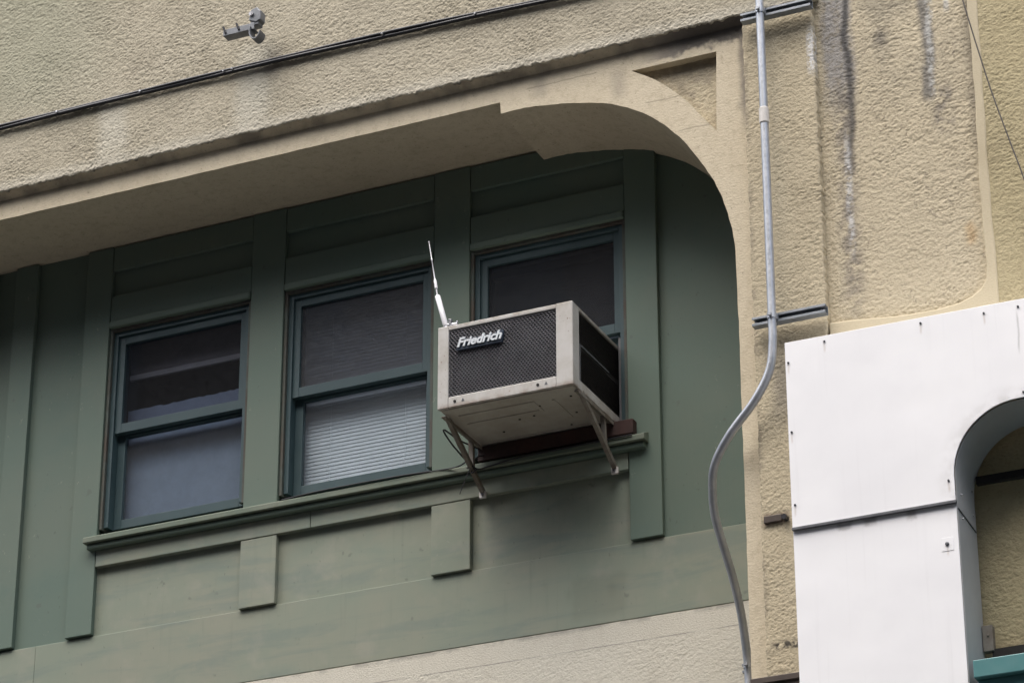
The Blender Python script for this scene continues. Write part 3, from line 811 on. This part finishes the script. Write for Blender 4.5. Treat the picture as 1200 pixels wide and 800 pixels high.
# ------------------------------------------------------------------ brackets under the unit
def bracket(x, label):
    t = thing('support_bracket', label, 'bracket', (x, .505, 7.54), 'steel brackets under the air conditioner')
    m = MB()
    a, b = Vector((x, .10, 7.790)), Vector((x, .497, 7.558))
    m.bar(a, b, .021, .004); d = (b-a).normalized()
    n = Vector((0, -d.z, d.y))
    m.bar(a+Vector((.0095, 0, 0))+n*.011, b+Vector((.0095, 0, 0))+n*.011, .003, .022)
    m.build('diagonal_strut', M['bracket'], t, bevel=.001)
    m = MB(); m.bar((x-.004, .365, 7.788), (x-.004, .384, 7.630), .022, .004); m.bar((x+.006, .372, 7.788), (x+.006, .391, 7.630), .003, .016)
    m.build('upright', M['bracket'], t, bevel=.001)
    MB().box(x-.014, x+.014, .06, .60, 7.7865, 7.7905).box(x+.011, x+.014, .06, .60, 7.772, 7.787).build('top_rail', M['bracket'], t, bevel=.001)
    MB().box(x-.018, x+.018, .492, .5065, 7.535, 7.570).build('foot', M['foot'], t, bevel=.003)
    MB().tube([(x, .486, 7.552), (x, .4925, 7.552)], .007, 6).build('bolt', M['darkmetal'], t)
    return t
bracket(-6.058, 'dirty steel bracket under the air conditioner with black cord tied round it')
bracket(-5.362, 'bare dirty steel bracket under the right, louvred side of the air conditioner')

# plank on the sill below the unit
tag(MB().box(-6.07, -5.250, .462, .56, 7.716, 7.792).build('timber_plank', M['brownwood'], None, bevel=.004), 'dark red-brown timber plank packed between the window sill and the air conditioner', 'plank')

# cords
def smooth_path(pts, n=8):
    P = [Vector(p) for p in pts]
    P = [2*P[0]-P[1]] + P + [2*P[-1]-P[-2]]
    out = []
    for i in range(1, len(P)-2):
        for k in range(n):
            t = k/n
            out.append(0.5*((2*P[i]) + (P[i+1]-P[i-1])*t + (2*P[i-1]-5*P[i]+4*P[i+1]-P[i+2])*t*t + (3*P[i]-P[i-1]-3*P[i+1]+P[i+2])*t**3))
    out.append(P[-2]); return out
m = MB()
m.tube(smooth_path([(-6.02, .62, 7.792), (-6.10, .36, 7.785), (-6.135, .22, 7.80), (-6.118, .27, 7.745), (-6.07, .345, 7.672), (-6.045, .41, 7.652), (-6.0, .445, 7.672), (-5.85, .447, 7.690), (-5.6, .449, 7.695), (-5.25, .449, 7.700)]), .0042, 8)
m.tube(smooth_path([(-6.07, .345, 7.672), (-6.2, .446, 7.700), (-6.5, .449, 7.712), (-6.9, .452, 7.714), (-7.15, .46, 7.708)]), .0035, 8)
m.tube(smooth_path([(-6.01, .60, 7.79), (-6.05, .42, 7.72), (-6.058, .37, 7.62), (-6.02, .36, 7.63)]), .004, 8)
for k in range(4): m.tube([(-6.075, .352+.006*k, 7.640+.004*k), (-6.040, .358+.006*k, 7.648-.004*k)], .004, 6)
cord = m.build('power_cord', M['black'], None, smooth=True)
tag(cord, 'thin black cord looped round the left bracket and running along the window sill', 'cord')
MB().tube([(-6.050, .34, 7.63), (-6.062, .31, 7.56), (-6.086, .30, 7.486)], .0022, 6).build('cord_end', M['black'], cord)

# antenna
an = thing('antenna', 'white whip antenna clamped to the top front corner of the air conditioner', 'antenna', (-6.035, .05, 8.232))
A0 = Vector((-6.045, .05, 8.262)); A1 = Vector((-6.092, .05, 8.436)); A2 = Vector((-6.141, .05, 8.741))
MB().tube([A0, A0.lerp(A1, .06), A1.lerp(A0, .03), A1], [.010, .0135, .0135, .009], 14).build('coil_housing', M['antwhite'], an, smooth=True)
B = lambda t: A1.lerp(A2, t)
MB().tube([A1, B(.12), B(.13), B(.27), B(.28), B(.32), B(.64), B(.65), B(.68), B(.69), B(.985), B(.99), A2],
          [.0035, .0035, .0075, .0075, .006, .003, .0025, .0045, .0045, .0023, .0019, .004, .0035], 8).build('whip', M['antwhite'], an, smooth=True)
MB().tube([(-6.040, .05, 8.229), (-6.041, .05, 8.238), (-6.045, .05, 8.264)], [.012, .008, .008], 12).build('stud', M['chrome'], an, smooth=True)
m = MB().box(-6.030, -5.998, .035, .065, 8.230, 8.243).box(-6.026, -6.012, .040, .060, 8.243, 8.290)
m.tube([(-6.045, .05, 8.266), (-5.985, .05, 8.262)], .006, 10).tube([(-5.984, .05, 8.248), (-5.984, .05, 8.276)], .005, 8)
m.build('clamp', M['chrome'], an, bevel=.001)

# ------------------------------------------------------------------ conduit and struts
cp = smooth_path([(-4.307, -.145, 12.0), (-4.307, -.145, 9.6), (-4.307, -.145, 8.8), (-4.308, -.145, 8.2), (-4.309, -.145, 7.88), (-4.311, -.145, 7.73), (-4.334, -.14, 7.600), (-4.415, -.125, 7.475), (-4.555, -.085, 7.350), (-4.655, -.022, 7.246), (-4.698, .055, 7.154), (-4.714, .12, 7.058), (-4.708, .20, 6.940), (-4.700, .28, 6.823), (-4.697, .36, 6.685), (-4.701, .42, 6.545), (-4.704, .45, 6.43), (-4.704, .45, 6.2), (-4.704, .45, 5.0)], 7)
pipe = MB().tube(cp, .0195, 16).build('conduit_pipe', M['galv'], None, smooth=True)
tag(pipe, 'galvanised conduit running down the stucco pilaster and bending across the arch edge', 'pipe')
MB().tube([(-4.307, -.145, 8.86), (-4.307, -.145, 8.865), (-4.307, -.145, 8.94), (-4.307, -.145, 8.945)], [.0198, .0235, .0235, .0198], 20).build('coupling', M['foot'], pipe)
def strut_channel(x0, x1, y0, zc, label, pipe_x=None, mat='strut'):
    """open channel, slot facing forward"""
    t = thing('strut_channel', label, 'channel', ((x0+x1)/2, y0+.041, zc), 'steel strut channels holding the conduit')
    h = .0215
    m = MB()
    m.box(x0, x1, y0+.038, y0+.041, zc-h, zc+h)
    m.box(x0, x1, y0, y0+.038, zc+h-.003, zc+h); m.box(x0, x1, y0, y0+.038, zc-h, zc-h+.003)
    m.box(x0, x1, y0, y0+.003, zc+h-.012, zc+h-.003); m.box(x0, x1, y0, y0+.003, zc-h+.003, zc-h+.012)
    m.build('channel', M[mat], t, bevel=.001)
    for x in (x0+.022, x1-.022): MB().tube([(x, y0+.022, zc), (x, y0+.038, zc)], .010, 6).build('bolt', M['chrome'], t)
    if pipe_x is not None:
        m = MB()
        py = y0 - .021
        pts = []
        for k in range(13):
            a = math.pi*k/12
            pts.append((pipe_x + .0225*math.cos(a), py - .0225*math.sin(a)))
        pts = [(pipe_x+.0225, y0+.004)] + pts + [(pipe_x-.0225, y0+.004)]
        n = len(pts)
        vs = [(x, y, zc-.014) for x, y in pts] + [(x, y, zc+.014) for x, y in pts]
        vs += [(pipe_x+(x-pipe_x)*.9, py+(y-py)*.9, z) for z in (zc-.014, zc+.014) for x, y in pts]
        fs = []
        for i in range(n-1):
            fs += [(i, i+1, n+i+1, n+i), (2*n+i, 3*n+i, 3*n+i+1, 2*n+i+1), (i, 2*n+i, 2*n+i+1, i+1), (n+i, n+i+1, 3*n+i+1, 3*n+i)]
        m.add(vs, fs)
        m.box(pipe_x-.008, pipe_x+.008, py-.034, py-.022, zc-.007, zc+.007)
        m.build('pipe_strap', M['galv'], t, smooth=True)
    return t
strut_channel(-4.414, -4.062, -.125, 9.474, 'grey strut channel at the top of the pilaster, against the overhanging wall', -4.307)
strut_channel(-4.414, -4.062, -.125, 7.866, 'grey strut channel across the pilaster just above the white sheet-metal cladding', -4.309)
strut_channel(-4.742, -4.56, .471, 6.455, 'grey strut channel holding the lowest end of the conduit in the arch corner', -4.704)

# ------------------------------------------------------------------ wall cable, anchor, loose wire
def cab_z(x): return 9.922 - .00153*max(0, min(x, -4.9)+8.62)**3
xs = list(np.arange(-12.4, -4.1, .12))
m = MB()
for s in (0, 1):
    m.tube([(x, -.074 + .003*math.cos(x*5+s*math.pi), cab_z(x) + .0015*math.sin(x*2.2+s*math.pi) + (.0075 if s else -.0075)) for x in xs], .0105, 10)
wc = m.build('wall_cable', M['black'], None, smooth=True)
tag(wc, 'black double cable strung along the wall above the arched bay', 'cable')
for x in (-8.28, -7.77, -7.27, -7.22, -6.35, -5.83):
    m = MB(); z = cab_z(x)
    m.box(x-.005, x+.005, -.094, -.080, z-.004, z+.006).build('cable_clip', M['chrome'], wc)

ca = thing('wall_anchor', 'small grey metal cable anchor with a hook, bolted to the upper stucco wall', 'anchor', (-7.05, -.15, 10.10))
MB().box(-7.212, -7.03, -.205, -.200, 10.050, 10.084).box(-7.212, -7.03, -.205, -.150, 10.047, 10.052).build('arm', M['anchor'], ca, bevel=.002)
for x in (-7.196, -7.118): MB().tube([(x, -.206, 10.062), (x-.014, -.210, 10.100)], .006, 8).build('pin', M['black'], ca)
pts = [(-7.022 + .034*math.cos(a), 10.035 + .055*math.sin(a)) for a in np.linspace(2.6, 6.1, 18)]
ins = [(-7.022 + .028*math.cos(a), 10.035 + .049*math.sin(a)) for a in np.linspace(6.1, 2.6, 18)]
MB().prism([pts+ins], -.215, -.155).build('hook', M['anchor'], ca, bevel=.001)
MB().box(-7.060, -7.012, -.195, -.145, 10.075, 10.100).build('neck', M['anchor'], ca, bevel=.004)
MB().prism([[(-7.068, 10.108), (-7.058, 10.168), (-7.02, 10.178), (-6.998, 10.150), (-6.998, 10.098), (-7.03, 10.088)]], -.200, -.145).build('plate', M['anchor'], ca, bevel=.006)
MB().tube([(-7.050, -.210, 10.140), (-7.050, -.199, 10.140)], .013, 12).build('bolt', M['chrome'], ca)

wire = MB().tube(smooth_path([(-3.50, -.13, 10.0), (-3.385, -.14, 9.6), (-3.32, -.15, 9.272), (-3.269, -.15, 9.009), (-3.215, -.15, 8.749), (-3.147, -.15, 8.47), (-3.10, -.15, 8.28), (-3.02, -.15, 7.9), (-2.95, -.15, 7.5)]), .0035, 6).build('loose_wire', M['brownwire'], None, smooth=True)
tag(wire, 'thin brown wire hanging loose down the stucco at the far right', 'wire')

# ------------------------------------------------------------------ white cladding
FY = -.32
cl = thing('metal_cladding', 'white sheet-metal cladding box with a lapped seam and an arched opening', 'cladding', (-3.2, -.05, 6.5))
LX, RX, TZ, BZ = -4.192, -1.75, 7.618, 2.6
SEAM = 6.747
ax0, ax1, az = -3.4615, -2.28, 7.162
def arch_pts(off=0.0):
    r = .30
    L = []
    for a in np.linspace(math.pi, math.pi/2, 14): L.append((ax0+off + (r)*(1+math.cos(a)), az-off - r + r*math.sin(a)))
    R = [(ax0+ax1-x, z) for x, z in L[::-1]]
    return L + R
AP = arch_pts()
up = [(LX, SEAM+.002), (LX, TZ+.012), (RX, TZ-.01), (RX, SEAM+.002), (ax1, SEAM+.002)] + AP[::-1] + [(ax0, SEAM+.002)]
MB().prism([up], FY-.003, FY+.004).build('upper_panel', M['clad'], cl, bevel=.0015)
MB().prism([[(LX, BZ), (LX, SEAM+.03), (ax0-.001, SEAM+.03), (ax0-.001, BZ)]], FY+.005, FY+.010).build('lower_panel', M['clad'], cl, bevel=.0015)
MB().prism([[(ax1+.001, BZ), (ax1+.001, SEAM+.03), (RX, SEAM+.03), (RX, BZ)]], FY+.005, FY+.010).build('lower_panel', M['clad'], cl, bevel=.0015)
MB().box(LX-.001, ax0+.004, FY-.010, FY+.0045, SEAM-.012, SEAM+.002).build('seam_strip', M['darkmetal'], cl, bevel=.002)
MB().box(ax1-.004, RX, FY-.010, FY+.0045, SEAM-.012, SEAM+.002).build('seam_strip', M['darkmetal'], cl, bevel=.002)
# returns: left flank, top, arch lining
MB().box(LX+.0005, LX+.004, FY+.0105, -.06, BZ, TZ).box(LX+.004, RX, FY+.0105, -.06, TZ-.016, TZ-.012).box(RX-.004, RX-.0005, FY+.0105, -.06, BZ, TZ-.016).build('flank', M['clad'], cl)
lin = [(ax0, BZ)] + AP + [(ax1, BZ)]
lin2 = [(ax1-.003, BZ)] + [(x + (.003 if x < -2.87 else -.003)*1.0, z-.003) for x, z in AP[::-1]] + [(ax0+.003, BZ)]
MB().prism([lin+lin2], FY+.0105, -.05).build('arch_lining', M['jamb'], cl, smooth=True)
MB().bar((ax0+.005, FY+.012, SEAM-.03), (ax0+.005, -.06, SEAM-.03-.02), .004, .005).build('lining_seam', M['darkmetal'], cl)
sc0 = None
def screw(p, d, mat='darkmetal', r=.005):
    global sc0
    p, d = Vector(p), Vector(d)
    if sc0 is None or True:
        return MB().tube([p, p+d*.004, p+d*.007], [r, r, r*.5], 8).build('screw', M[mat], cl, smooth=False)
for (x, z) in ((-4.007, 7.600), (-3.565, 7.597), (-3.281, 7.586), (-3.129, 7.586), (-4.178, 7.530), (-4.176, 7.196), (-4.175, 6.853), (-3.486, 6.842), (-3.135, 7.185), (-2.8, 7.58), (-2.4, 7.58)):
    screw((x, FY-.003, z), (0, -1, 0))
MB().box(-3.538, -3.485, FY+.0035, FY+.0055, 6.530, 6.590).build('patch_plate', M['clad'], cl, bevel=.001)
screw((-3.512, FY+.0035, 6.561), (0, -1, 0), r=.009)
for (y, z) in ((-.25, 6.80), (-.25, 6.69), (-.09, 6.875), (-.09, 6.765)): screw((ax0+.003, y, z), (1, 0, 0), 'chrome', .005)

# inside the opening
tag(MB().box(-3.44, -2.3, -.075, -.046, 6.912, 6.948).build('dark_batten', M['void'], None, bevel=.003), 'dark horizontal batten on the stucco inside the arched opening', 'batten')  # solid dark strip put in place of the slot's shade
tag(MB().box(-3.455, -3.41, -.085, -.048, 6.15, 6.265).tube([(-3.43, -.089, 6.22), (-3.43, -.084, 6.22)], .006, 8).build('wall_tab', M['bracket'], None, bevel=.002), 'small upright grey metal tab fixed low inside the arched opening', 'tab')
tl = thing('awning_frame', 'teal painted frame of an awning at the foot of the arched opening', 'awning', (-2.85, -.06, 5.9))
MB().box(-3.428, -2.30, -.350, -.08, 5.945, 6.022).build('top_rail', M['teal'], tl, bevel=.004)
MB().box(-3.420, -2.31, -.318, -.10, 5.60, 5.944).build('lower_rail', M['teal'], tl, bevel=.004)
MB().box(-3.42, -2.3, -.075, -.047, 6.03, 6.16).build('dark_gap', M['void'], tl)

# rusty stub and dark ledge by the cladding
st = thing('rusty_stub', 'short rusty iron stub with a black bolt beside the white cladding', 'iron stub', (-4.30, -.13, 6.9))
MB().box(-4.415, -4.33, -.068, -.03, 6.903, 6.938).build('iron', M['brownmetal'], st, bevel=.004)
MB().tube([(-4.314, -.085, 6.915), (-4.314, -.03, 6.915)], .013, 10).build('bolt', M['black'], st)
tag(MB().box(-4.425, -4.20, -.26, -.12, 6.02, 6.112).box(-4.43, -4.20, -.27, -.26, 6.09, 6.118).build('metal_ledge', M['brownmetal'], None, bevel=.003), 'dark brown metal ledge across the foot of the pilaster', 'ledge')
